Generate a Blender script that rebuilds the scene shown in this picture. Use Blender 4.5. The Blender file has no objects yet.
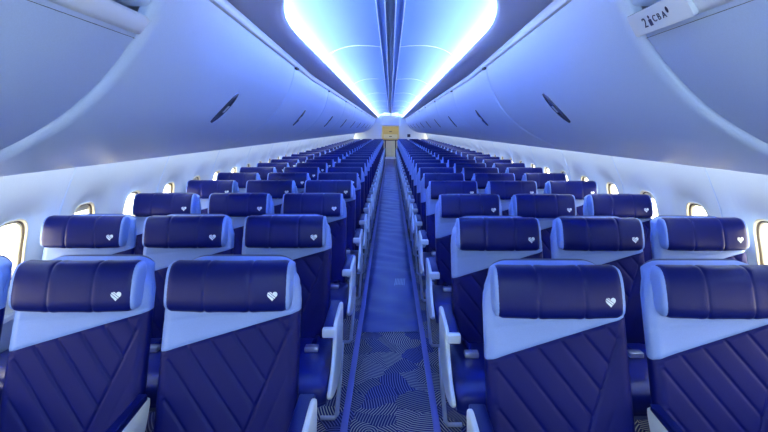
import bpy, bmesh, math, random
from mathutils import Vector, Matrix
random.seed(7)
S = bpy.context.scene
COL = S.collection
EYE = 1.52                      # camera height above the cabin floor (m); y runs aft, x to the camera's right

# ------------------------------------------------------------------ camera, world, lights, exposure
cam_d = bpy.data.cameras.new('camera')
cam_d.sensor_width = 36.0
cam_d.lens = 500.0 / 768.0 * 36.0
cam_d.shift_x = -6.5 / 768.0
cam_d.shift_y = -87.0 / 768.0
cam_d.clip_start = 0.05
cam = bpy.data.objects.new('camera', cam_d)
cam.location = (0, 0, EYE)
cam.rotation_euler = (math.pi / 2, 0, 0)
COL.objects.link(cam)
S.camera = cam

W = bpy.data.worlds.new('daylight')
S.world = W
W.use_nodes = True
bg = W.node_tree.nodes['Background']
bg.inputs['Color'].default_value = (1.0, 0.90, 0.66, 1)
bg.inputs['Strength'].default_value = 8.0

COVE_COLOR, COVE_STRENGTH = (0.74, 0.88, 1.0), 80.0
WASH_COLOR, WASH_STRENGTH = (0.74, 0.86, 1.0), 7.0


def area(name, loc, rot, sx, sy, power, color):
    d = bpy.data.lights.new(name, 'AREA')
    d.shape = 'RECTANGLE'
    d.size, d.size_y, d.energy, d.color = sx, sy, power, color
    o = bpy.data.objects.new(name, d)
    o.location, o.rotation_euler = loc, rot
    COL.objects.link(o)
    return o


# added fill light behind the camera, brightening the front seats
area('front_fill_light', (0, -0.9, 2.04), (math.radians(35), 0, 0), 1.1, 0.9, 24, (0.52, 0.76, 1.0))
# two fill lights added behind the camera, one per side, lifting the near bins
for sx in (-1, 1):
    area('side_fill_light', (sx * 1.75, -1.5, 1.05), (0, sx * math.radians(90), sx * math.radians(-38)), 1.7, 0.8, 8, (0.62, 0.82, 1.0))
# unseen fill light added to brighten the rear galley
area('galley_fill_light', (0, 26.2, 1.69), (math.radians(30), 0, 0), 0.6, 0.3, 2.2, (1.0, 0.9, 0.7))

S.view_settings.view_transform = 'Standard'
S.view_settings.look = 'None'
S.view_settings.exposure = 0.85
S.view_settings.gamma = 1.0
S.view_settings.use_curve_mapping = False


# ------------------------------------------------------------------ helpers
def mat(name, color, rough=0.5, metal=0.0, bump=0.0, scale=60.0, var=0.0, coat=0.0, spec=0.5, sheen=0.0):
    m = bpy.data.materials.new(name)
    m.use_nodes = True
    nt = m.node_tree
    b = nt.nodes['Principled BSDF']
    b.inputs['Base Color'].default_value = (*color, 1)
    b.inputs['Roughness'].default_value = rough
    b.inputs['Metallic'].default_value = metal
    b.inputs['Specular IOR Level'].default_value = spec
    b.inputs['Coat Weight'].default_value = coat
    b.inputs['Sheen Weight'].default_value = sheen
    if bump or var:
        tc = nt.nodes.new('ShaderNodeTexCoord')
        n = nt.nodes.new('ShaderNodeTexNoise')
        n.inputs['Scale'].default_value = scale
        n.inputs['Detail'].default_value = 4
        nt.links.new(tc.outputs['Object'], n.inputs['Vector'])
        if bump:
            bp = nt.nodes.new('ShaderNodeBump')
            bp.inputs['Strength'].default_value = bump
            bp.inputs['Distance'].default_value = 0.01
            nt.links.new(n.outputs['Fac'], bp.inputs['Height'])
            nt.links.new(bp.outputs['Normal'], b.inputs['Normal'])
        if var:
            r = nt.nodes.new('ShaderNodeValToRGB')
            r.color_ramp.elements[0].position = 0.3
            r.color_ramp.elements[1].position = 0.7
            r.color_ramp.elements[0].color = (*[c * (1 - var) for c in color], 1)
            r.color_ramp.elements[1].color = (*[min(1, c * (1 + var)) for c in color], 1)
            nt.links.new(n.outputs['Fac'], r.inputs['Fac'])
            nt.links.new(r.outputs['Color'], b.inputs['Base Color'])
    return m


def emit(name, color, strength):
    m = bpy.data.materials.new(name)
    m.use_nodes = True
    b = m.node_tree.nodes['Principled BSDF']
    b.inputs['Base Color'].default_value = (0.8, 0.8, 0.8, 1)
    b.inputs['Emission Color'].default_value = (*color, 1)
    b.inputs['Emission Strength'].default_value = strength
    return m


def obj(name, me, m=None, parent=None, loc=None):
    if m is not None:
        if not me.materials:
            me.materials.append(m)
    o = bpy.data.objects.new(name, me)
    COL.objects.link(o)
    if parent is not None:
        o.parent = parent
    if loc is not None:
        o.location = loc
    return o


def mesh(name, v, f, smooth=True, fix=True):
    me = bpy.data.meshes.new(name)
    me.from_pydata([tuple(p) for p in v], [], f)
    me.update()
    if fix:
        b = bmesh.new()
        b.from_mesh(me)
        bmesh.ops.recalc_face_normals(b, faces=b.faces)
        b.to_mesh(me)
        b.free()
    if smooth:
        for p in me.polygons:
            p.use_smooth = True
    return me


def grid_faces(nr, nc, wrap=False, base=0):
    f = []
    for r in range(nr - 1):
        for c in range(nc if wrap else nc - 1):
            c2 = (c + 1) % nc
            f.append((base + r * nc + c, base + r * nc + c2, base + (r + 1) * nc + c2, base + (r + 1) * nc + c))
    return f


def box_mesh(name, lo, hi, bev=0.0, seg=3):
    b = bmesh.new()
    bmesh.ops.create_cube(b, size=1)
    for v in b.verts:
        v.co = Vector([lo[i] + (v.co[i] + 0.5) * (hi[i] - lo[i]) for i in range(3)])
    if bev:
        bmesh.ops.bevel(b, geom=b.edges[:], offset=bev, segments=seg, profile=0.6, affect='EDGES')
    me = bpy.data.meshes.new(name)
    b.to_mesh(me)
    b.free()
    if bev:
        for p in me.polygons:
            p.use_smooth = True
        try:
            me.set_sharp_from_angle(angle=math.radians(50))
        except Exception:
            pass
    return me


def prism_mesh(name, pts, x0, x1, bev=0.0, seg=2):
    """a closed (y, z) outline extruded from x0 to x1"""
    b = bmesh.new()
    a = [b.verts.new((x0, p[0], p[1])) for p in pts]
    f = b.faces.new(a)
    r = bmesh.ops.extrude_face_region(b, geom=[f])
    for e in r['geom']:
        if isinstance(e, bmesh.types.BMVert):
            e.co.x = x1
    bmesh.ops.recalc_face_normals(b, faces=b.faces)
    if bev:
        ed = [e for e in b.edges if abs(e.verts[0].co.x - e.verts[1].co.x) < 1e-6]
        bmesh.ops.bevel(b, geom=ed, offset=bev, segments=seg, profile=0.6, affect='EDGES')
    me = bpy.data.meshes.new(name)
    b.to_mesh(me)
    b.free()
    for p in me.polygons:
        p.use_smooth = True
    try:
        me.set_sharp_from_angle(angle=math.radians(45))
    except Exception:
        pass
    return me


def tube_mesh(name, pts, r, n=8):
    v, f = [], []
    for i, p in enumerate(pts):
        p = Vector(p)
        t = (Vector(pts[min(i + 1, len(pts) - 1)]) - Vector(pts[max(i - 1, 0)])).normalized()
        a = t.cross(Vector((0, 1, 0.013)))
        if a.length < 1e-3:
            a = t.cross(Vector((1, 0, 0)))
        a.normalize()
        c = t.cross(a)
        for k in range(n):
            th = 2 * math.pi * k / n
            v.append(p + a * (r * math.cos(th)) + c * (r * math.sin(th)))
    f = grid_faces(len(pts), n, True)
    f.append(tuple(range(n)))
    f.append(tuple(range((len(pts) - 1) * n, len(pts) * n)))
    return mesh(name, v, f)


def smooth_poly(pts, n=6, closed=True):
    """Catmull-Rom through 2-D points"""
    out = []
    m = len(pts)
    for i in range(m if closed else m - 1):
        g = (lambda k: pts[k % m]) if closed else (lambda k: pts[min(max(k, 0), m - 1)])
        p0, p1, p2, p3 = g(i - 1), g(i), g(i + 1), g(i + 2)
        for k in range(n):
            t = k / n
            out.append(tuple(0.5 * (2 * p1[j] + (p2[j] - p0[j]) * t + (2 * p0[j] - 5 * p1[j] + 4 * p2[j] - p3[j]) * t * t
                                    + (3 * p1[j] - p0[j] - 3 * p2[j] + p3[j]) * t ** 3) for j in range(2)))
    if not closed:
        out.append(tuple(pts[-1]))
    return out


def thing(name, label, cat, loc=(0, 0, 0), group=None):
    o = bpy.data.objects.new(name, None)
    o.empty_display_size = 0.1
    COL.objects.link(o)
    o.location = loc
    tag(o, label, cat, group)
    return o


def tag(o, label, cat, group=None):
    o['label'] = label
    o['category'] = cat
    if group:
        o['group'] = group
    return o


def struct(o):
    o['kind'] = 'structure'
    return o


ORD = ('first second third fourth fifth sixth seventh eighth ninth tenth eleventh twelfth thirteenth fourteenth fifteenth sixteenth '
       'seventeenth eighteenth nineteenth twentieth').split()
ORD += ['twenty-' + x for x in ORD[:9]] + ['thirtieth']

# ------------------------------------------------------------------ materials
M = {}
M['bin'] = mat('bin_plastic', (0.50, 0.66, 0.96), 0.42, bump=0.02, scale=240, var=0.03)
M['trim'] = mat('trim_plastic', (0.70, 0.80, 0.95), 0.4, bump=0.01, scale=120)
M['wall'] = mat('sidewall_plastic', (0.76, 0.82, 0.86), 0.45, bump=0.015, scale=200, var=0.02)
M['frame'] = mat('window_plastic', (0.86, 0.78, 0.56), 0.4, bump=0.01, scale=150)
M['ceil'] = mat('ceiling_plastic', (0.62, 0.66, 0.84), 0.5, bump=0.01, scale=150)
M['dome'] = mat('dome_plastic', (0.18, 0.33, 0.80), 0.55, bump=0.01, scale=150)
M['dark'] = mat('dark_gap', (0.02, 0.025, 0.06), 0.6, bump=0.02)
M['track'] = mat('ceiling_track', (0.10, 0.16, 0.30), 0.5, bump=0.02)
M['navy'] = mat('navy_leather', (0.003, 0.006, 0.115), 0.40, bump=0.12, scale=420, var=0.10, spec=0.15)
M['pillow'] = mat('navy_headrest_leather', (0.003, 0.007, 0.115), 0.33, bump=0.10, scale=420, var=0.10, spec=0.22)
M['cushion'] = mat('blue_leather', (0.005, 0.013, 0.18), 0.28, bump=0.08, scale=420, var=0.10, spec=0.4)
M['pale'] = mat('light_blue_leather', (0.20, 0.32, 0.72), 0.45, bump=0.10, scale=380, var=0.05)
M['piping'] = mat('pale_piping', (0.42, 0.58, 0.95), 0.45, bump=0.05)
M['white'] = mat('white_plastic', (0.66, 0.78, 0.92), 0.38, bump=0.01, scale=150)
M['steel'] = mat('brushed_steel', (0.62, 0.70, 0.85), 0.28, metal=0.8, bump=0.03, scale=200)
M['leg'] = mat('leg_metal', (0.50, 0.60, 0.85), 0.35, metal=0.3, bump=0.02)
M['shell'] = mat('seat_shell_plastic', (0.10, 0.13, 0.30), 0.4, bump=0.02)
M['heart'] = mat('emblem_thread', (0.75, 0.85, 0.98), 0.5, bump=0.1, scale=600)
M['ink'] = mat('placard_ink', (0.01, 0.015, 0.09), 0.5, bump=0.01)
M['latch'] = mat('latch_metal', (0.16, 0.19, 0.34), 0.25, metal=0.6, bump=0.02)
M['rail'] = mat('seat_track_cover', (0.11, 0.13, 0.42), 0.4, bump=0.03, scale=90)
M['dado'] = mat('dado_plastic', (0.40, 0.47, 0.66), 0.5, bump=0.03, scale=150)
M['beige'] = mat('galley_laminate', (0.72, 0.62, 0.30), 0.5, bump=0.02, scale=60, var=0.04)
M['cream'] = mat('trolley_laminate', (0.80, 0.80, 0.66), 0.45, bump=0.02, scale=60)
M['vinyl'] = mat('galley_vinyl', (0.55, 0.65, 0.85), 0.4, bump=0.02, var=0.05)
M['cove'] = emit('cove_led', COVE_COLOR, COVE_STRENGTH)
M['wash'] = emit('sidewall_led', WASH_COLOR, WASH_STRENGTH)
M['panel_light'] = emit('lamp_diffuser', (0.8, 0.9, 1.0), 0.35)

g = bpy.data.materials.new('window_glass')
g.use_nodes = True
nt = g.node_tree
nt.nodes.remove(nt.nodes['Principled BSDF'])
mx, tr, gl = nt.nodes.new('ShaderNodeMixShader'), nt.nodes.new('ShaderNodeBsdfTransparent'), nt.nodes.new('ShaderNodeBsdfGlossy')
mx.inputs[0].default_value = 0.06
gl.inputs['Roughness'].default_value = 0.05
nt.links.new(tr.outputs[0], mx.inputs[1])
nt.links.new(gl.outputs[0], mx.inputs[2])
nt.links.new(mx.outputs[0], nt.nodes['Material Output'].inputs['Surface'])
M['glass'] = g


def carpet():
    """navy carpet woven with fans of fine olive arcs; a plain blue protective runner lies over it further aft"""
    m = bpy.data.materials.new('fan_carpet')
    m.use_nodes = True
    nt = m.node_tree
    N, L = nt.nodes.new, nt.links.new
    b = nt.nodes['Principled BSDF']
    b.inputs['Roughness'].default_value = 0.8
    b.inputs['Specular IOR Level'].default_value = 0.2
    tc = N('ShaderNodeTexCoord')
    mp = N('ShaderNodeMapping')
    mp.inputs['Scale'].default_value = (1, 0.8, 0)
    L(tc.outputs['Object'], mp.inputs['Vector'])
    vo = N('ShaderNodeTexVoronoi')
    vo.voronoi_dimensions = '2D'
    vo.inputs['Scale'].default_value = 7.5
    dn = N('ShaderNodeTexNoise'); dn.inputs['Scale'].default_value = 7.0
    L(mp.outputs[0], dn.inputs['Vector'])
    dm = N('ShaderNodeVectorMath'); dm.operation = 'MULTIPLY_ADD'
    dm.inputs[1].default_value = (0.13, 0.13, 0)
    L(dn.outputs['Color'], dm.inputs[0]); L(mp.outputs[0], dm.inputs[2])
    L(dm.outputs[0], vo.inputs['Vector'])
    # an arc centre of its own for every cell
    of = N('ShaderNodeVectorMath'); of.operation = 'SUBTRACT'
    of.inputs[1].default_value = (0.5, 0.5, 0.5)
    L(vo.outputs['Color'], of.inputs[0])
    sc = N('ShaderNodeVectorMath'); sc.operation = 'SCALE'
    sc.inputs['Scale'].default_value = 0.95
    L(of.outputs[0], sc.inputs[0])
    sub = N('ShaderNodeVectorMath'); sub.operation = 'SUBTRACT'
    L(mp.outputs[0], sub.inputs[0])
    L(sc.outputs[0], sub.inputs[1])
    # position of the cell is in scaled space
    ps = N('ShaderNodeVectorMath'); ps.operation = 'SCALE'
    ps.inputs['Scale'].default_value = 1.0
    L(vo.outputs['Position'], ps.inputs[0])
    sub2 = N('ShaderNodeVectorMath'); sub2.operation = 'SUBTRACT'
    L(sub.outputs[0], sub2.inputs[0])
    L(ps.outputs[0], sub2.inputs[1])
    sep = N('ShaderNodeVectorMath'); sep.operation = 'MULTIPLY'
    sep.inputs[1].default_value = (1, 1, 0)
    L(sub2.outputs[0], sep.inputs[0])
    ln = N('ShaderNodeVectorMath'); ln.operation = 'LENGTH'
    L(sep.outputs[0], ln.inputs[0])
    fq = N('ShaderNodeMath'); fq.operation = 'MULTIPLY'; fq.inputs[1].default_value = 430.0
    L(ln.outputs['Value'], fq.inputs[0])
    sn = N('ShaderNodeMath'); sn.operation = 'SINE'
    L(fq.outputs[0], sn.inputs[0])
    rp = N('ShaderNodeValToRGB')
    rp.color_ramp.elements[0].position = 0.60
    rp.color_ramp.elements[1].position = 0.92
    mr = N('ShaderNodeMapRange')
    mr.inputs['From Min'].default_value = -1
    L(sn.outputs[0], mr.inputs['Value'])
    L(mr.outputs[0], rp.inputs['Fac'])
    # thread colour differs from fan to fan
    tcol = N('ShaderNodeValToRGB')
    e = tcol.color_ramp.elements
    e[0].position, e[0].color = 0.05, (0.12, 0.15, 0.36, 1)
    e[1].position, e[1].color = 0.75, (0.46, 0.47, 0.36, 1)
    x = e.new(0.45); x.color = (0.26, 0.28, 0.22, 1)
    sx = N('ShaderNodeSeparateColor')
    L(vo.outputs['Color'], sx.inputs[0])
    L(sx.outputs[2], tcol.inputs['Fac'])
    m1 = N('ShaderNodeMix'); m1.data_type = 'RGBA'
    m1.inputs[6].default_value = (0.008, 0.013, 0.11, 1)
    L(rp.outputs['Color'], m1.inputs[0])
    L(tcol.outputs['Color'], m1.inputs[7])
    L(m1.outputs[2], b.inputs['Base Color'])
    no = N('ShaderNodeTexNoise'); no.inputs['Scale'].default_value = 300
    L(tc.outputs['Object'], no.inputs['Vector'])
    bp = N('ShaderNodeBump'); bp.inputs['Strength'].default_value = 0.3; bp.inputs['Distance'].default_value = 0.004
    L(no.outputs['Fac'], bp.inputs['Height'])
    L(bp.outputs['Normal'], b.inputs['Normal'])
    return m


M['carpet'] = carpet()
M['runner'] = mat('runner_fabric', (0.006, 0.024, 0.20), 0.42, bump=0.05, scale=300, var=0.06)
M['fanmark'] = mat('runner_mark', (0.30, 0.36, 0.55), 0.7, bump=0.05, scale=300)

# ------------------------------------------------------------------ cabin cross-section
Y0, Y1 = -2.2, 28.0             # cabin shell, front to back
ROW_R = [1.62, 2.53, 3.46, 4.38] + [4.38 + 0.78 * k for k in range(1, 25)]
ROW_L = [d + 0.06 for d in ROW_R]
SEAT_X = (0.555, 1.08, 1.612)
BASE = [(0.66, 0.475), (0.692, 0.384), (0.742, 0.277), (0.797, 0.197), (0.866, 0.118), (0.957, 0.036), (1.07, -0.037), (1.19, -0.097), (1.35, -0.165)]
PROFILE = smooth_poly(BASE, 5, closed=False)


def taper(y):
    return min(1.0, max(0.0, (y - 1.5) / 3.4))


def bx(X, Z, y):
    """bin profile point at station y: the cabin narrows towards the nose"""
    return X + 0.115 * taper(y) * max(0.0, (Z + 0.165) / 0.64)


WALLP = [(0.0, 1.86), (0.30, 1.90), (0.60, 1.90), (0.90, 1.88), (1.08, 1.845), (1.29, 1.765), (1.45, 1.69), (1.62, 1.60)]


def wx(z):
    for (a, xa), (b, xb) in zip(WALLP, WALLP[1:]):
        if z <= b:
            return xa + (xb - xa) * (z - a) / (b - a)
    return WALLP[-1][1]


# ------------------------------------------------------------------ structure: floor
floor = struct(obj('floor', mesh('floor', [(-2, Y0, 0), (2, Y0, 0), (2, 25.3, 0), (-2, 25.3, 0)], [(0, 1, 2, 3)], False), M['carpet']))
struct(obj('floor_galley', box_mesh('floor_galley', (-2, 25.3, -0.04), (2, Y1, 0.0)), M['vinyl']))
for sx in (-1, 1):
    o = struct(obj('trim_%d' % (1 if sx < 0 else 2), box_mesh('seat_track_cover', (sx * 0.235 - 0.018, 0.2, 0.0), (sx * 0.235 + 0.018, 25.2, 0.012), 0.005, 2), M['rail']))


def runner_mesh():
    v, nx, ny = [], 24, 260
    for j in range(ny + 1):
        y = 3.72 + (25.2 - 3.72) * j / ny
        for i in range(nx + 1):
            x = -0.216 + 0.432 * i / nx
            e = min(1, (0.216 - abs(x)) / 0.03)
            z = 0.006 + e * (0.006 * math.sin(y * 9 + 3 * math.sin(x * 7 + y * 2.1)) + 0.006 * math.sin(y * 17.3 + x * 11 + 2 * math.sin(y * 3.3)) + 0.0065)
            v.append((x, y, max(z, 0.003)))
    return mesh('carpet_runner', v, grid_faces(ny + 1, nx + 1))


run = obj('carpet_runner', runner_mesh(), M['runner'])
tag(run, 'long plain blue runner lying along the aisle carpet', 'runner')
mk = bmesh.new()
for k in range(7):
    x = 0.035 + k * 0.015
    vs = [mk.verts.new(p) for p in ((x, 4.78, 0.0185), (x + 0.007, 4.78, 0.0185), (x + 0.022, 5.02, 0.0185), (x + 0.015, 5.02, 0.0185))]
    mk.faces.new(vs)
me = bpy.data.meshes.new('stripe_mark')
mk.to_mesh(me); mk.free()
obj('stripe_mark', me, M['fanmark'], run)

# ------------------------------------------------------------------ structure: side walls with window openings
WIN_Y = [2.5 + 0.59 * k for k in range(-6, 39)]
WIN_Z, HW, HH = 0.90, 0.118, 0.165


def sup(th, a, b, n=3.4):
    c, s = math.cos(th), math.sin(th)
    return (math.copysign(abs(c) ** (2 / n), c) * a, math.copysign(abs(s) ** (2 / n), s) * b)


def wall_mesh(sx):
    V, F = [], []
    NA = 64
    z0, z1 = 0.0, 1.62
    for wy in WIN_Y:
        base = len(V)
        a0, a1 = wy - 0.295, wy + 0.295
        rings = (0.0, 0.03, 0.08, 0.16, 0.28, 0.42, 0.58, 0.74, 0.88, 1.0)
        for ri, t in enumerate(rings):
            for k in range(NA):
                th = 2 * math.pi * (k + 0.5) / NA
                iy, iz = sup(th, HW, HH)
                # ray out to the module's rectangle
                c, s = math.cos(th), math.sin(th)
                ry = 0.295
                rz = (z1 - WIN_Z) if s > 0 else (WIN_Z - z0)
                n = 8
                q = 1.0 / max(abs(c) / ry, abs(s) / rz)
                # corners land on the rectangle exactly
                oy, oz = c * q, s * q
                y, z = wy + iy + (oy - iy) * t, WIN_Z + iz + (oz - iz) * t
                dist = math.hypot((oy - iy) * t, (oz - iz) * t)
                w = max(0.0, 1 - dist / 0.10)
                rec = 0.034 * w * w * (3 - 2 * w)
                V.append((sx * (wx(z) + rec), y, z))
        F += grid_faces(len(rings), NA, True, base)
        # reveal running out to the pane
        b2 = len(V)
        for dx, gs in ((0.0, 1.0), (0.012, 0.985), (0.03, 0.96)):
            for k in range(NA):
                th = 2 * math.pi * (k + 0.5) / NA
                iy, iz = sup(th, HW * gs, HH * gs)
                V.append((sx * (wx(WIN_Z + iz) + 0.030 + dx), wy + iy, WIN_Z + iz))
        F += grid_faces(3, NA, True, b2)
        # module corners
        for cy in (a0, a1):
            for cz in (z0, z1):
                pass
    return V, F


def fill_corners(sx, V, F):
    return V, F


for sx, side in ((-1, 'left'), (1, 'right')):
    V, F = wall_mesh(sx)
    struct(obj('wall_' + side, mesh('wall_' + side, V, F), M['wall']))
    # outer skin behind the panels, floor level to crown: keeps daylight to the windows
    P = [(1.99, -0.05), (2.05, 0.45), (2.06, 0.66)]
    ya, yb = Y0, Y1
    v = [(sx * x, y, z) for y in (ya, yb) for x, z in P]
    f = grid_faces(2, len(P))
    b = len(v)
    P = [(2.04, 1.13), (1.95, 1.6), (1.7, 2.1), (1.2, 2.45), (0.6, 2.62), (0, 2.68)]
    v += [(sx * x, y, z) for y in (ya, yb) for x, z in P]
    f += grid_faces(2, len(P), base=b)
    struct(obj('wall_outer_' + side, mesh('wall_outer_' + side, v, f), M['dado']))
    # ledge and dado panel along the bottom of the wall
    pts = [(1.72, 0.0), (1.90, 0.0), (1.91, 0.58), (1.875, 0.58), (1.855, 0.56), (1.855, 0.30), (1.83, 0.08)]
    pts = [(1.84, 0.0), (1.93, 0.0), (1.93, 0.60), (1.872, 0.60), (1.858, 0.585), (1.858, 0.2)]
    v = [(sx * x, y, z) for y in (Y0, Y1 - 2.5) for x, z in pts]
    f = grid_faces(2, len(pts), True) + [tuple(range(len(pts))), tuple(range(len(pts), 2 * len(pts)))]
    struct(obj('baseboard_' + side, mesh('baseboard_' + side, v, f, False), M['dado']))

# seams between sidewall panels
n_trim = 3
for sx in (-1, 1):
    k = 0
    y = 2.5 - 0.295 - 0.59 + 0.59 * 0
    y = 2.795 - 1.18 * 2
    while y < 24.5:
        v = []
        zs = [0.6 + 0.05 * i for i in range(19)]
        for z in zs:
            for dy, dx in ((-0.007, 0.004), (-0.004, -0.004), (0.004, -0.004), (0.007, 0.004)):
                v.append((sx * (wx(z) + dx), y + dy, z))
        struct(obj('trim_%d' % n_trim, mesh('panel_seam', v, grid_faces(len(zs), 4)), M['trim']))
        n_trim += 1
        y += 1.18

# windows: frame, glass, shade
NA = 48


def frame_mesh():
    v = []
    ths = [2 * math.pi * (k + 0.5) / NA for k in range(NA)]
    for gs, dx in ((1.005, 0.008), (1.0, 0.003), (0.97, 0.001), (0.95, 0.008), (0.925, 0.024), (0.86, 0.026), (0.845, 0.034), (0.845, 0.040)):
        for th in ths:
            y, z = sup(th, HW * gs, HH * gs)
            v.append((wx(WIN_Z + z) - wx(WIN_Z) + 0.028 + dx, y, z))
    return mesh('window_frame', v, grid_faces(8, NA, True))


def disc_mesh(name, gs, dx, zlim=None):
    v = []
    for k in range(NA):
        y, z = sup(2 * math.pi * (k + 0.5) / NA, HW * gs, HH * gs)
        if zlim is not None:
            z = max(z, zlim)
        v.append((wx(WIN_Z + z) - wx(WIN_Z) + 0.028 + dx, y, z))
    return mesh(name, v, [tuple(range(NA))], False)


def gasket_mesh():
    v = []
    for gs, dx in ((0.94, 0.020), (0.925, 0.015), (0.905, 0.016), (0.895, 0.028)):
        for k in range(NA):
            y, z = sup(2 * math.pi * (k + 0.5) / NA, HW * gs, HH * gs)
            v.append((wx(WIN_Z + z) - wx(WIN_Z) + 0.028 + dx, y, z))
    return mesh('gasket', v, grid_faces(4, NA, True))


GK = gasket_mesh()
GK.materials.append(mat('gasket_rubber', (0.12, 0.09, 0.06), 0.6, bump=0.02))
FR, PN = frame_mesh(), disc_mesh('pane', 0.855, 0.036)
SH = [disc_mesh('shade', 0.855, 0.033, HH * q) for q in (0.86, 0.66, 0.92)]
FR.materials.append(M['frame']); PN.materials.append(M['glass'])
for s_ in SH:
    s_.materials.append(M['frame'])
nw = 1
for sx in (-1, 1):
    for i, wy in enumerate(WIN_Y):
        if wy < 1.6:
            continue
        o = bpy.data.objects.new('window_%d' % nw, FR)
        COL.objects.link(o)
        o.location = (sx * wx(WIN_Z), wy, WIN_Z)
        o.scale = (sx, 1, 1)
        struct(o)
        p = obj('pane', PN, None, o)
        h = obj('shade', SH[(i * 7 + nw) % 3], None, o)
        q = obj('gasket', GK, None, o)
        p['kind'] = h['kind'] = q['kind'] = 'structure'
        nw += 1

# ------------------------------------------------------------------ structure: ceiling with lit dome
LIP, LZ = 0.60, 0.58


def outline():
    """plan of the cove: straight sides, rounded front end; returns [(x, y, spine_y)] from rear left round the front to rear right"""
    pts = []
    ys = [25.4 - (25.4 - 3.4) * i / 40 for i in range(40)]
    half = [(LIP, y) for y in ys]
    n = 2.4
    for i in range(31):
        th = math.pi / 2 * i / 30
        half.append((LIP * math.cos(th) ** (2 / n) if i < 30 else 0.0, 3.4 - 1.6 * math.sin(th) ** (2 / n)))
    pts = [(-x, y) for x, y in half] + [(x, y) for x, y in reversed(half[:-1])]
    return pts


OUT = outline()
NRM = []
for i, p in enumerate(OUT):
    a, b = OUT[max(i - 1, 0)], OUT[min(i + 1, len(OUT) - 1)]
    t = Vector((b[0] - a[0], b[1] - a[1])).normalized()
    n_ = Vector((t.y, -t.x))
    if n_.dot(Vector((p[0], min(p[1] - 3.4, 0)))) < 0:
        n_ = -n_
    NRM.append(n_)


def ring(off, z):
    return [(p[0] + n_.x * off, p[1] + n_.y * off, EYE + z) for p, n_ in zip(OUT, NRM)]


def outer_target(i):
    x, y = OUT[i]
    s = -1 if i < len(OUT) // 2 else 1
    if y > 3.39:
        return (s * 1.0, y, EYE + 0.572)
    j = abs(i - len(OUT) // 2) / 30.0          # 0 at the front tip, 1 at the side
    if j > 0.5:
        return (s * 1.0, -2.2 + (3.4 + 2.2) * (j - 0.5) * 2, EYE + 0.572)
    return (s * 1.0 * j * 2, -2.2, EYE + 0.572)


n = len(OUT)
rings = [[outer_target(i) for i in range(n)], ring(0.085, 0.572), ring(0.05, 0.570), ring(0.02, 0.577), ring(0.004, 0.590), ring(0.0, 0.602), ring(0.006, 0.612), ring(0.09, 0.612)]
struct(obj('ceiling', mesh('ceiling', [p for r in rings for p in r], grid_faces(len(rings), n)), M['ceil']))

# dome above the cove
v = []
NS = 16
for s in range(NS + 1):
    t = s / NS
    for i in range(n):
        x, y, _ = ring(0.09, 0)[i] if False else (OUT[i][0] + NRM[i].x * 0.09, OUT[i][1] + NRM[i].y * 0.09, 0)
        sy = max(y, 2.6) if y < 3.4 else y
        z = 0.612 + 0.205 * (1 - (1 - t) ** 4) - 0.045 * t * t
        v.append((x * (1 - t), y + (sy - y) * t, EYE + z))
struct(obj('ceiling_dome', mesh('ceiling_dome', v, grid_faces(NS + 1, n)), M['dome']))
# LED strip lying in the cove behind the lip
rr = [ring(0.030, 0.618), ring(0.060, 0.618)]
struct(obj('trim_cove_light', mesh('cove_light', [p for r in rr for p in r], grid_faces(2, n), False), M['cove']))


def dome_z(x):
    t = 1 - abs(x) / (LIP + 0.09)
    return EYE + 0.612 + 0.205 * (1 - (1 - t) ** 4) - 0.045 * t * t


# centre track and cross seams of the dome
def strip(name, x0, x1, y0, y1, z0, z1, m):
    global n_trim
    o = struct(obj('trim_%d' % n_trim, box_mesh(name, (x0, y0, z0), (x1, y1, z1), 0.003, 2), m))
    n_trim += 1
    return o


zt = dome_z(0)
strip('track_gap', -0.031, 0.031, 2.3, 25.2, zt - 0.012, zt + 0.004, M['track'])
for s in (-1, 1):
    a, b = sorted((s * 0.031, s * 0.036))
    strip('track_rail', a, b, 2.3, 25.2, zt - 0.018, zt + 0.004, M['trim'])
    a, b = sorted((s * 0.034, s * 0.085))
    strip('track_panel', a, b, 2.3, 25.2, zt - 0.008, zt + 0.004, M['dome'])
    a, b = sorted((s * 0.085, s * 0.091))
    strip('track_rail', a, b, 2.3, 25.2, zt - 0.016, zt + 0.004, M['trim'])
for y in (4.75, 7.9, 11.0, 14.1, 17.2, 20.3):
    v = []
    xs = [-0.62 + 1.24 * i / 40 for i in range(41)]
    for x in xs:
        for dy, dz in ((-0.008, 0.002), (-0.006, -0.005), (0.006, -0.005), (0.008, 0.002)):
            v.append((x, y + dy, dome_z(x) + dz))
    struct(obj('trim_%d' % n_trim, mesh('dome_seam', v, grid_faces(41, 4)), M['trim']))
    n_trim += 1

# ------------------------------------------------------------------ structure: rear and front ends
for sx, side in ((-1, 'left'), (1, 'right')):
    struct(obj('wall_rear_' + side, box_mesh('wall_rear', (min(sx * 0.45, sx * 2.05), 25.3, 0), (max(sx * 0.45, sx * 2.05), 26.9, 2.6)), M['wall']))
struct(obj('wall_rear', box_mesh('wall_rear_end', (-2.06, 27.6, 0), (2.06, 27.7, 2.6)), M['wall']))
struct(obj('ceiling_rear', box_mesh('ceiling_rear', (-0.45, 25.3, 1.72), (0.45, 27.6, 2.6)), M['ceil']))
struct(obj('wall_front', box_mesh('wall_front', (-2.05, -2.35, 0), (2.05, -2.2, 2.6)), M['wall']))

# ------------------------------------------------------------------ overhead bins
BIN_EDGES = [-0.9, 1.5] + [1.5 + 2.38 * k for k in range(1, 11)]
SIDEWORD = {-1: 'left', 1: 'right'}


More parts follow.
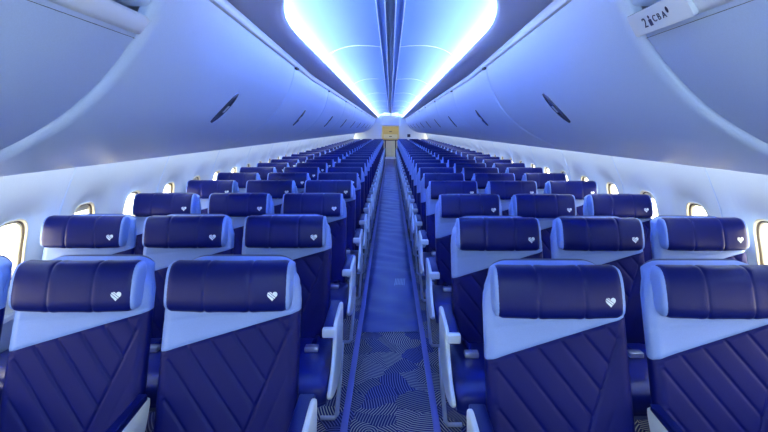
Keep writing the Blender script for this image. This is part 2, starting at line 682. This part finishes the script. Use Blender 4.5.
def bin_door_mesh(y0, y1, sx, recess=0.0, ztop=0.475, bevel=0.05):
    prof = [p for p in PROFILE if p[1] <= ztop + 1e-6]
    # outward (into the cabin) normals in (X, Z)
    nr = []
    for i, p in enumerate(prof):
        a, b = prof[max(i - 1, 0)], prof[min(i + 1, len(prof) - 1)]
        t = Vector((b[0] - a[0], b[1] - a[1])).normalized()
        nr.append(Vector((t.y, -t.x)) if t.y * -1 + 0 > 0 and False else Vector((-abs(t.y), -abs(t.x))))
    dp = bevel * 0.55
    st = [(y0, -0.05), (y0, -dp), (y0 + bevel * 0.06, -dp * 0.72), (y0 + bevel * 0.2, -dp * 0.45), (y0 + bevel * 0.42, -dp * 0.2), (y0 + bevel * 0.7, -dp * 0.05), (y0 + bevel, 0.0)]
    k = max(2, int((y1 - y0) / 0.3))
    st += [(y0 + bevel + (y1 - y0 - bevel * 1.3) * i / k, 0.0) for i in range(1, k)]
    st += [(y1 - bevel * 0.3, 0.0), (y1 - bevel * 0.05, -0.002), (y1, -0.006), (y1, -0.05)]
    v = []
    for y, off in st:
        row = []
        for (X, Z), n_ in zip(prof, nr):
            o = off - recess
            row.append((sx * (bx(X, Z, y) + n_.x * o), y, EYE + Z + n_.y * o))
        # underside going out to the sidewall
        for X, Z in ((1.376, -0.168), (1.42, -0.155), (1.58, -0.10)):
            row.append((sx * X, y, EYE + Z - (off - recess) * 0.6))
        v += row
    return mesh('bin_door', v, grid_faces(len(st), len(prof) + 3))


def latch_mesh(y, sx, rec=0.0):
    """long oval finger latch lying on the bin face: rim and recess"""
    path = [(0.80 + (0.955 - 0.80) * i / 14.0) for i in range(15)]
    pr = sorted(PROFILE)
    def zof(X):
        for (a, za), (b, zb) in zip(pr, pr[1:]):
            if a <= X <= b:
                return za + (zb - za) * (X - a) / (b - a)
        return pr[0][1]
    rim, dish = [], []
    for i, X in enumerate(path):
        u = i / 14.0
        w = 0.044 * math.sqrt(max(0.02, 1 - (2 * u - 1) ** 2))
        Z = zof(X)
        x = bx(X, Z, y) + rec * 0.75
        Z += rec * 0.66
        for dy, h in ((-w, 0.0), (-w * 0.8, 0.007), (0, 0.009), (w * 0.8, 0.007), (w, 0.0)):
            rim.append((sx * (x - h * 0.75), y + dy, EYE + Z - h * 0.66))
        if 2 <= i <= 12:
            for dy in (-w * 0.55, w * 0.2):
                dish.append((sx * (x - 0.0105 * 0.75), y + dy, EYE + Z - 0.0105 * 0.66))
    return mesh('latch', rim, grid_faces(15, 5)), mesh('grip', dish[6:14], grid_faces(4, 2))


for sx in (-1, 1):
    for k, (a, b) in enumerate(zip(BIN_EDGES, BIN_EDGES[1:])):
        w = SIDEWORD[sx]
        if k == 0:
            lab = 'foremost pale overhead bin with a long ledge, above the first %s-hand seats' % w
            if sx > 0:
                lab = 'foremost pale overhead bin with a row number placard, above the first right-hand seats'
        else:
            lab = 'curved pale blue overhead bin on the %s, %s one behind the foremost ledged bin' % (w, ORD[k - 1])
        T = thing('overhead_bin', lab, 'overhead bin', (0, 0, 0), 'overhead bins along the %s side' % w)
        if k == 0:
            obj('door', bin_door_mesh(a, b - 0.004, sx, 0.020, 0.280, 0.012), M['bin'], T)
            # ledge along the door's upper edge
            zl, zh = 0.284, 0.334
            xl, xh = 0.752, 0.728
            v = []
            for y in (a, 1.06, b - 0.02, b - 0.004):
                e = 0.0 if y < b - 0.01 else 0.006
                for X, Z in ((xl + 0.03, zl + 0.001), (xl - 0.008, zl), (xl - 0.014, zl + 0.006), (xh - 0.014, zh - 0.012), (xh - 0.006, zh), (xh + 0.05, zh + 0.012)):
                    v.append((sx * (X + e), y, EYE + Z))
            obj('ledge', mesh('ledge', v, grid_faces(4, 6)), M['trim'], T)
            # set-back gap and upper panel
            v = []
            for y in (a, b):
                for X, Z in ((xl + 0.012, 0.272), (0.84, 0.276), (0.84, 0.36), (0.80, 0.366)):
                    v.append((sx * X, y, EYE + Z))
            obj('gap', mesh('gap', v, grid_faces(2, 4), False), M['dark'], T)
            v = []
            for y in (a, b):
                for X, Z in ((0.80, 0.368), (0.735, 0.368), (0.722, 0.376), (0.708, 0.43), (0.69, 0.49), (0.80, 0.56)):
                    v.append((sx * X, y, EYE + Z))
            obj('upper_panel', mesh('upper_panel', v, grid_faces(2, 6)), M['bin'], T)
            if sx > 0:
                # row placard clipped over the ledge
                ya, yb = 1.20, 1.485
                pl = prism_mesh('placard', [(ya + 0.006, 0.0), (yb - 0.006, 0.0), (yb, 0.006), (yb, 0.062), (yb - 0.006, 0.068), (ya + 0.02, 0.068), (ya, 0.04), (ya, 0.006)], -0.008, 0.008, 0.003)
                P = obj('placard', pl, M['trim'], T)
                tilt = math.atan2(0.026, 0.05)
                P.location = (0.737, 0, EYE + 0.274)
                P.rotation_euler = (0, -tilt * 1.0, 0)
                def text(s, y, size, zoff=0.016, sq=1.0):
                    c = bpy.data.curves.new('text', 'FONT')
                    c.body = s
                    c.size = size
                    c.extrude = 0.0006
                    t = bpy.data.objects.new('text', c)
                    COL.objects.link(t)
                    dg = bpy.context.evaluated_depsgraph_get()
                    m2 = bpy.data.meshes.new_from_object(t.evaluated_get(dg))
                    bpy.data.objects.remove(t)
                    R = Matrix(((0, 0, -1, -0.0088), (-1, 0, 0, y), (0, sq, 0, zoff), (0, 0, 0, 1)))
                    m2.transform(R)
                    m2.materials.clear()
                    o = obj('lettering', m2, M['ink'], P)
                    return o
                text('2', 1.415, 0.040, 0.018)
                text('C', 1.362, 0.027, 0.024); text('B', 1.338, 0.027, 0.024); text('A', 1.315, 0.027, 0.024)
                def icon(name, y, parts):
                    b2 = bmesh.new()
                    for kind, cy, cz, r, h in parts:
                        if kind == 'disc':
                            vs = [b2.verts.new((-0.0092, y + cy + r * math.cos(2 * math.pi * q / 16), cz + h * math.sin(2 * math.pi * q / 16))) for q in range(16)]
                        else:
                            vs = [b2.verts.new((-0.0092, y + cy + sy_ * r, cz + sz_ * h)) for sy_, sz_ in ((-1, -1), (1, -1), (1, 0.7), (0.6, 1), (-0.6, 1), (-1, 0.7))]
                        b2.faces.new(vs)
                    m3 = bpy.data.meshes.new(name)
                    b2.to_mesh(m3); b2.free()
                    obj(name, m3, M['ink'], P)
                icon('person_icon', 1.376, [('disc', 0, 0.043, 0.0045, 0.005), ('box', 0, 0.027, 0.008, 0.010)])
                icon('window_icon', 1.285, [('disc', 0, 0.042, 0.006, 0.009)])
            continue
        obj('door', bin_door_mesh(a + 0.003, b - 0.003, sx, 0.0), M['bin'], T)
        # closed front end of the bin row
        rim, dish = latch_mesh((a + b) / 2, sx)
        L_ = obj('latch', rim, M['latch'], T)
        obj('grip', dish, M['steel'], L_)
        # rail along the top edge
        v = []
        nst = 8
        for i in range(nst + 1):
            y = a + (b - a) * i / nst
            x = bx(0.66, 0.475, y)
            for dx, z in ((0.03, 0.476), (0.010, 0.480), (-0.006, 0.482), (-0.010, 0.486), (-0.018, 0.518), (-0.012, 0.524), (0.03, 0.528)):
                v.append((sx * (x + dx), y, EYE + z))
        obj('top_rail', mesh('top_rail', v, grid_faces(nst + 1, 7)), M['trim'], T)
        v = []
        for i in range(nst + 1):
            y = a + (b - a) * i / nst
            x = bx(0.66, 0.475, y)
            for dx, z in ((0.012, 0.462), (0.03, 0.478), (0.035, 0.53), (0.12, 0.60)):
                v.append((sx * (x + dx), y, EYE + z))
        obj('shadow_gap', mesh('shadow_gap', v, grid_faces(nst + 1, 4), False), M['dark'], T)
        x = bx(0.66, 0.475, a)
        c0, c1 = sorted((sx * (x - 0.014), sx * (x + 0.02)))
        obj('hinge_clip', box_mesh('hinge_clip', (c0, a + 0.004, EYE + 0.466), (c1, a + 0.10, EYE + 0.482), 0.004, 2), M['dark'], T)

# sidewall wash lights and underside of the bins (service panels)
for sx, side in ((-1, 'left'), (1, 'right')):
    v = [(sx * x, y, EYE + z) for y in (Y0, 25.3) for x, z in ((1.56, -0.105), (1.60, -0.09), (1.70, -0.07), (1.80, -0.0), (1.9, 0.1))]
    struct(obj('trim_service_panel_' + side, mesh('service_panel', v, grid_faces(2, 5), False), M['trim']))
    v = [(sx * x, y, EYE + z) for y in (0.2, 25.0) for x, z in ((1.50, -0.140), (1.545, -0.122))]
    struct(obj('trim_wash_light_' + side, mesh('wash_light', v, grid_faces(2, 2), False), M['wash']))


# ------------------------------------------------------------------ seats
HWID, LEAN = 0.239, 0.22


def yb(z):
    return 0.085 - (1.0 - z) * LEAN


def diag(x):
    return 0.8185 + 0.278 * max(-0.24, min(0.24, x))


def ztop(x):
    R, top = 0.105, 1.047
    a = abs(x) - (HWID - R)
    return top if a <= 0 else top - R + math.sqrt(max(0.0, R * R - a * a))


def columns(nf):
    c = [(-HWID + 0.042, 0.10), (-HWID + 0.024, 0.075), (-HWID + 0.006, 0.052)]
    for i in range(6):
        th = math.pi / 2 * i / 5
        c.append((-HWID + 0.035 * (1 - math.cos(math.pi / 2 - th) * 0 - math.cos(th)) if False else -HWID + 0.035 * (1 - math.cos(th)), 0.035 * (1 - math.sin(th))))
    inner = HWID - 0.035
    mid = [(-inner + 2 * inner * i / nf, 0.0) for i in range(1, nf)]
    right = [(-x, y) for x, y in reversed(c)]
    return c + mid + right


QS = 0.074
sdx, sdz = 0.125, 0.295
sl = math.hypot(sdx, sdz)


def quilt(x, z):
    """groove depth of the stitched lines on the navy lower back"""
    # seam from upper right to lower middle
    s = ((x - 0.222) * sdz - (z - 0.87) * sdx) / sl
    d = 0.005 * math.exp(-(s / 0.0045) ** 2)
    if s < 0:
        q = (1.25 * x + z) / 1.6
        t = (q / QS) % 1.0
        t = min(t, 1 - t) * QS
        d += 0.0048 * math.exp(-(t / 0.0045) ** 2) - 0.0016 * (1 - math.exp(-(t / 0.016) ** 2))
    else:
        t = (s / 0.055) % 1.0
        t = min(t, 1 - t) * 0.055
        d += (0.0010 * math.exp(-(t / 0.006) ** 2)) if s > 0.03 else 0.0
    e = (diag(x) - z)
    d += 0.004 * math.exp(-(e / 0.006) ** 2)
    return d * min(1.0, max(0.0, (HWID - abs(x)) / 0.03))


def backrest_mesh(nf, nz, full=True):
    C = columns(nf)
    v = []
    for r in range(nz + 1):
        t = r / nz
        for x, yo in C:
            z = 0.40 + (diag(x) - 0.40) * t
            y = yb(z) + yo + (quilt(x, z) if (full and yo < 0.03) else 0.0)
            # side bolsters stand a little forward
            y -= 0.010 * max(0.0, (abs(x) - 0.15) / 0.089) ** 2 if yo < 0.03 else 0
            v.append((x, y, z))
    return mesh('backrest', v, grid_faces(nz + 1, len(C)))


def shoulder_mesh(nf, nz, full=True):
    C = columns(nf)
    v = []
    for r in range(nz + 1):
        t = r / nz
        for x, yo in C:
            zt_ = ztop(x)
            z = diag(x) + (zt_ - 0.028 - diag(x)) * t
            y = yb(z) + yo
            if full and yo < 0.03:
                e = z - diag(x)
                y += 0.004 * math.exp(-(e / 0.005) ** 2)
                l = z - (diag(x) * 0.35 + 0.905 * 0.65)
                y += 0.003 * math.exp(-(l / 0.004) ** 2)
                for q in (0.05, 0.10):
                    if abs(x) > 0.205:
                        y += 0.002 * math.exp(-((z - 0.90 - q) / 0.005) ** 2)
                y += 0.004 * math.exp(-((abs(x) - 0.222) / 0.004) ** 2)
            y -= 0.010 * max(0.0, (abs(x) - 0.15) / 0.089) ** 2 * (1 - 0.5 * t) if yo < 0.03 else 0
            v.append((x, y, z))
    for a in (30, 60, 90):
        s, c = math.sin(math.radians(a)), math.cos(math.radians(a))
        for x, yo in C:
            zt_ = ztop(x)
            z = zt_ - 0.028 + 0.028 * s
            yd = yo + 0.028 * (1 - c) * (1 - yo / 0.1)
            xc = math.copysign(min(abs(x), HWID - 0.042 * max(0.0, (yd - 0.02) / 0.08)), x)
            v.append((xc, yb(z) + yd, z))
    for x, yo in C:
        xc = math.copysign(min(abs(x), HWID - 0.042 + 0.004 * (abs(x) / HWID)), x)
        v.append((xc, yb(ztop(x)) + 0.10, ztop(x) - 0.004))
    return mesh('shoulder_panel', v, grid_faces(nz + 5, len(C)))


def shell_mesh():
    """hard back of the seat, seen from behind"""
    v = []
    hw = HWID - 0.04
    xs = [-hw + 2 * hw * i / 20 for i in range(21)]
    for r in range(13):
        t = r / 12
        for x in xs:
            z = 0.36 + (ztop(x) - 0.002 - 0.36) * t
            b = 0.018 * (1 - (abs(x) / hw) ** 4)
            v.append((x, yb(z) + 0.10 + b, z))
    return mesh('back_shell', v, grid_faces(13, 21))


def hp(x, th, sc=1.0):
    """point of the headrest's rounded section"""
    cy, cz = sup(th, 0.047, 0.080, 2.9)
    y, z = 0.048 + cy * sc, 0.979 + cz * sc
    return (x, y + (z - 0.979) * LEAN + 0.012 * (x / 0.2) ** 2 - 0.004, z)


def headrest_mesh(nx, na):
    xs = [-0.205 + 0.41 * i / nx for i in range(nx + 1)]
    v = []
    for x in xs:
        sc = 1.0
        for s in (-0.073, 0.077):
            sc -= 0.045 * math.exp(-((x - s) / 0.0035) ** 2)
            sc += 0.015 * math.exp(-((abs(x - s) - 0.016) / 0.012) ** 2)
        e = 0.205 - abs(x)
        if e < 0.02:
            sc -= 0.10 * (1 - e / 0.02) ** 2
        for k in range(na):
            v.append(hp(x, 2 * math.pi * k / na, sc))
    return mesh('headrest', v, grid_faces(nx + 1, na, True))


def cheek_mesh(s, na=28):
    v = []
    for sc, dx in ((0.945, -0.006), (0.95, 0.001), (0.90, 0.006), (0.70, 0.009), (0.3, 0.010)):
        for k in range(na):
            p = hp(s * 0.205, 2 * math.pi * k / na, sc)
            v.append((p[0] + s * dx, p[1], p[2]))
    f = grid_faces(5, na, True)
    f.append(tuple(range(4 * na, 5 * na)))
    return mesh('cheek', v, f)


def heart_mesh():
    b = bmesh.new()
    cx, cz, sc = 0.158, 0.960, 0.0170 / 16.0
    pts = []
    for k in range(40):
        t = 2 * math.pi * k / 40
        pts.append((cx + sc * 16 * math.sin(t) ** 3, cz + sc * (13 * math.cos(t) - 5 * math.cos(2 * t) - 2 * math.cos(3 * t) - math.cos(4 * t))))
    def clip(poly, d, o, keep_below):
        out = []
        for q in range(len(poly)):
            p0, p1 = poly[q], poly[(q + 1) % len(poly)]
            a0 = (p0[0] - cx) * d[0] + (p0[1] - cz) * d[1] - o
            a1 = (p1[0] - cx) * d[0] + (p1[1] - cz) * d[1] - o
            if not keep_below:
                a0, a1 = -a0, -a1
            if a0 <= 0:
                out.append(p0)
            if a0 * a1 < 0:
                f = a0 / (a0 - a1)
                out.append((p0[0] + (p1[0] - p0[0]) * f, p0[1] + (p1[1] - p0[1]) * f))
        return out
    for lo, hi in ((-1, -0.0050), (-0.0034, 0.0016), (0.0032, 1)):
        poly = clip(clip(pts, (0.6, 0.8), hi, True), (0.6, 0.8), lo, False)
        b.faces.new([b.verts.new((x, 0, z)) for x, z in poly])
    for w in b.verts:
        # lay it on the front of the pillow
        cc = max(-0.999, min(0.999, (w.co.z - 0.979) / 0.080))
        fy = -0.047 * (1 - abs(cc) ** 2.9) ** (1 / 2.9)
        w.co.y = 0.048 + fy + (w.co.z - 0.979) * LEAN + 0.012 * (w.co.x / 0.2) ** 2 - 0.004 - 0.0028
    me = bpy.data.meshes.new('heart_emblem')
    b.to_mesh(me)
    b.free()
    return me


def cushion_mesh(xl, xr, nx=18):
    """padded seat cushion with a rolled front edge"""
    prof = [(0.00, 0.445), (-0.10, 0.463), (-0.22, 0.474), (-0.34, 0.480), (-0.44, 0.484), (-0.50, 0.480), (-0.535, 0.463), (-0.548, 0.437), (-0.545, 0.405), (-0.53, 0.378), (-0.50, 0.366), (-0.25, 0.362), (0.0, 0.362)]
    prof = smooth_poly(prof, 3, closed=False)
    v = []
    hw, xm = (xr - xl) / 2, (xl + xr) / 2
    xs = []
    for i in range(nx + 1):
        u = -1 + 2 * i / nx
        xs.append(u)
    m_ = len(prof)
    cyc, czc = -0.27, 0.42
    for u in xs:
        e = max(0.0, abs(u) - 0.82) / 0.18
        sh = math.sqrt(max(0.0, 1 - e * e * 0.75))
        for y, z in prof:
            dz = (z - czc) * (0.45 + 0.55 * sh)
            dy = (y - cyc) * (0.965 + 0.035 * sh)
            q = 0.006 * math.exp(-((abs(u) - 0.80) / 0.03) ** 2) if z > 0.43 else 0
            v.append((xm + u * hw, cyc + dy, czc + dz - q))
    f = grid_faces(nx + 1, m_)
    f.append(tuple(range(m_)))
    f.append(tuple(range(nx * m_, (nx + 1) * m_)))
    for i in range(nx):
        f.append((i * m_, (i + 1) * m_, (i + 1) * m_ + m_ - 1, i * m_ + m_ - 1))
    return mesh('cushion', v, f)


MESHES = {}
for key, fn, m in (('back_hi', lambda: backrest_mesh(110, 130), 'navy'), ('back_lo', lambda: backrest_mesh(30, 36), 'navy'),
                   ('shoulder_hi', lambda: shoulder_mesh(84, 40), 'pale'), ('shoulder_lo', lambda: shoulder_mesh(24, 12, False), 'pale'),
                   ('shell', shell_mesh, 'shell'), ('head_hi', lambda: headrest_mesh(120, 40), 'pillow'), ('head_lo', lambda: headrest_mesh(48, 24), 'pillow'),
                   ('cheek_a', lambda: cheek_mesh(-1), 'pale'), ('cheek_b', lambda: cheek_mesh(1), 'pale'), ('heart', heart_mesh, 'heart'), ('cushion_i', lambda: cushion_mesh(-0.236, 0.236), 'cushion'), ('cushion_o-1', lambda: cushion_mesh(-0.288, 0.236), 'cushion'), ('cushion_o1', lambda: cushion_mesh(-0.236, 0.288), 'cushion')):
    MESHES[key] = fn()
    MESHES[key].materials.append(M[m])
for a in (-1, 1):
    # a: side of the seat the aisle is on; 'o' the wide armrest along the aisle, 'i' the slim one between two seats
    armp = [(-0.02, 0.640), (-0.02, 0.620), (-0.28, 0.602), (-0.345, 0.594), (-0.352, 0.602), (-0.348, 0.622), (-0.33, 0.630), (-0.2, 0.636)]
    fr_ = smooth_poly([(-0.01, 0.625), (-0.01, 0.56), (-0.06, 0.50), (-0.16, 0.53), (-0.28, 0.575), (-0.345, 0.588), (-0.34, 0.602), (-0.2, 0.618)], 4)
    for w, lo, hi in (('o', 0.248, 0.310), ('i', 0.2405, 0.2765)):
        k = w + str(a)
        ax0, ax1 = sorted((a * lo, a * hi))
        e = 0.004 if w == 'o' else 0.002
        MESHES['arm' + k] = prism_mesh('armrest', armp, ax0 + e, ax1 - e, 0.006, 3)
        MESHES['arm' + k].materials.append(M['pillow'])
        MESHES['cap' + k] = box_mesh('cap', (ax0 + 0.001, -0.366, 0.588), (ax1 - 0.001, -0.328, 0.628), 0.010, 3)
        MESHES['cap' + k].materials.append(M['white'])
        MESHES['armframe' + k] = prism_mesh('armrest_frame', fr_, ax0 + e * 2.5, ax1 - e * 2.5, 0.004)
        MESHES['armframe' + k].materials.append(M['white'])
    s = str(a)
    sp = smooth_poly([(-0.05, 0.642), (-0.20, 0.644), (-0.335, 0.632), (-0.350, 0.585), (-0.38, 0.535), (-0.46, 0.478), (-0.565, 0.440), (-0.53, 0.405), (-0.40, 0.362), (-0.26, 0.346), (-0.12, 0.38), (-0.06, 0.46), (-0.03, 0.58)], 5)
    x0, x1 = sorted((a * 0.296, a * 0.314))
    MESHES['side' + s] = prism_mesh('side_panel', sp, x0, x1, 0.009, 3)
    MESHES['side' + s].materials.append(M['white'])
    # the slimmer bracket under an armrest between two seats
    sp2 = smooth_poly([(-0.02, 0.628), (-0.20, 0.612), (-0.33, 0.585), (-0.36, 0.55), (-0.33, 0.50), (-0.28, 0.43), (-0.22, 0.385), (-0.14, 0.40), (-0.09, 0.47), (-0.03, 0.55)], 4)
    x0, x1 = sorted((a * 0.248, a * 0.268))
    MESHES['bracket' + s] = prism_mesh('armrest_bracket', sp2, x0, x1, 0.005, 2)
    MESHES['bracket' + s].materials.append(M['white'])
    for w, q in (('o', 0.0), ('i', 0.035)):
        MESHES['rear_leg' + w + s] = tube_mesh('leg', [(a * (0.300 - q), 0.03, 0.40), (a * (0.292 - q), 0.02, 0.22), (a * (0.275 - q), 0.02, 0.03), (a * (0.262 - q), 0.02, 0.012), (a * 0.19, 0.02, 0.012)], 0.011)
        MESHES['front_leg' + w + s] = tube_mesh('leg', [(a * 0.22, -0.10, 0.38), (a * 0.20, -0.30, 0.20), (a * 0.19, -0.38, 0.012), (a * 0.19, -0.46, 0.012)], 0.011)
        for n_ in ('rear_leg', 'front_leg'):
            MESHES[n_ + w + s].materials.append(M['leg'])
MESHES['buckle'] = box_mesh('belt_buckle', (-0.032, -0.022, 0.0), (0.032, 0.022, 0.024), 0.006, 2)
MESHES['buckle'].materials.append(M['steel'])
MESHES['strap'] = tube_mesh('belt_strap', [(0, 0.0, 0.008), (0.0, 0.10, 0.004), (0.0, 0.20, -0.02)], 0.012, 6)
MESHES['strap'].materials.append(M['navy'])
MESHES['frame'] = box_mesh('seat_frame', (-0.23, -0.48, 0.325), (0.23, 0.10, 0.360), 0.008, 2)
MESHES['frame'].materials.append(M['shell'])

PLACE = ('aisle seat', 'middle seat', 'window seat')


def build_seat(side, place, hi):
    """side: +1 for the block to the camera's right; the aisle lies on the side -side of such a seat"""
    a = str(-side)
    k = ('o' if place == 0 else 'i') + a
    T = bpy.data.objects.new('airline_seat', None)
    COL.objects.link(T)
    q = 'hi' if hi else 'lo'
    obj('backrest', MESHES['back_' + q], None, T)
    sp = obj('shoulder_panel', MESHES['shoulder_' + q], None, T)
    sp['label'] = 'light blue leather panel across the shoulders'
    obj('back_shell', MESHES['shell'], None, T)
    h = obj('headrest', MESHES['head_' + q], None, T)
    for c in ('cheek_a', 'cheek_b'):
        obj('cheek', MESHES[c], None, h)
    e = obj('heart_emblem', MESHES['heart'], None, h)
    e['label'] = 'small white striped heart'
    obj('cushion', MESHES['cushion_i' if place else 'cushion_' + k], None, T)
    obj('seat_frame', MESHES['frame'], None, T)
    A = obj('armrest', MESHES['arm' + k], None, T)
    c = obj('end_cap', MESHES['cap' + k], None, A)
    c['label'] = 'white armrest end cap'
    obj('armrest_frame', MESHES['armframe' + k], None, A)
    if place == 0:
        p = obj('side_panel', MESHES['side' + a], None, T)
        p['label'] = 'white curved panel on the aisle side'
    else:
        obj('bracket', MESHES['bracket' + a], None, A)
    obj('leg', MESHES['rear_leg' + k], None, T)
    obj('leg', MESHES['front_leg' + k], None, T)
    bx_ = (-side) * 0.185 if place == 0 else side * 0.04
    b = obj('belt_buckle', MESHES['buckle'], None, T, (bx_, -0.24, 0.478))
    obj('belt_strap', MESHES['strap'], None, b)
    return T


def copy_tree(o, parent=None):
    c = o.copy()
    COL.objects.link(c)
    if parent is not None:
        c.parent = parent
    for ch in list(o.children):
        copy_tree(ch, c)
    return c


for side, rows in ((-1, ROW_L), (1, ROW_R)):
    w = SIDEWORD[side]
    for place in (0, 1, 2):
        proto = {}
        for r, y in enumerate(rows):
            hi = r < 5
            if hi not in proto:
                T = proto[hi] = build_seat(side, place, hi)
            else:
                T = copy_tree(proto[hi])
            T.location = (side * SEAT_X[place] + (0.024 if (side > 0 and r == 0 and place == 1) else 0.0), y, 0)
            tag(T, 'navy and light blue quilted %s, %s row from the front, %s of the aisle' % (PLACE[place], ORD[r], w), 'seat', '%ss %s of the aisle' % (PLACE[place], w))

# ------------------------------------------------------------------ rear galley and small fittings
G = thing('galley_cabinet', 'beige and yellow galley cabinet closing the far end of the aisle', 'galley', (0, 27.0, 0))
obj('upper_unit', box_mesh('upper_unit', (-0.44, 0, 0.93), (0.44, 0.5, 1.66), 0.01), M['beige'], G)
obj('header', box_mesh('header', (-0.42, -0.03, 1.58), (0.42, 0.0, 1.66), 0.006), M['beige'], G)
for z in (1.38, 1.12):
    d = obj('locker_door', box_mesh('locker_door', (-0.38, -0.025, z - 0.11), (0.38, 0.0, z + 0.11), 0.01), M['cream'] if z < 1.2 else M['beige'], G)
    obj('handle', box_mesh('handle', (-0.07, -0.045, z - 0.02), (0.07, -0.02, z + 0.02), 0.006), M['dark'], d)
obj('counter', box_mesh('counter', (-0.41, -0.05, 0.90), (0.41, 0.5, 0.93), 0.006), M['dark'], G)
for x in (-1, 1):
    a, b = sorted((x * 0.005, x * 0.25))
    d = obj('trolley_door', box_mesh('trolley_door', (a, 0, 0.03), (b, 0.5, 0.895), 0.01), M['cream'], G)
    a, b = sorted((x * 0.26, x * 0.31))
    obj('post', box_mesh('post', (a, 0, 0.0), (b, 0.5, 0.90), 0.006), M['dark'], G)
    a, b = sorted((x * 0.32, x * 0.44))
    obj('side_wall', box_mesh('side_wall', (a, 0, 0.0), (b, 0.5, 0.90), 0.006), M['cream'], G)

L_ = thing('ceiling_lamp', 'small white crossed lamp panel at the far end of the ceiling', 'lamp', (0.02, 24.2, EYE + 0.60))
obj('housing', box_mesh('housing', (-0.36, -0.03, 0.0), (0.36, 0.03, 0.20), 0.01), M['trim'], L_)
for x in (-1, 1):
    a, b = sorted((x * 0.03, x * 0.33))
    for z0_ in (0.02, 0.11):
        obj('diffuser', box_mesh('diffuser', (a, -0.036, z0_), (b, -0.028, z0_ + 0.07), 0.003, 1), M['panel_light'], L_)
tag(obj('wall_box', box_mesh('wall_box', (0.85, 25.22, 1.11), (1.0, 25.3, 1.26), 0.01), M['dark']), 'small dark box on the rear wall, right of the aisle', 'box')
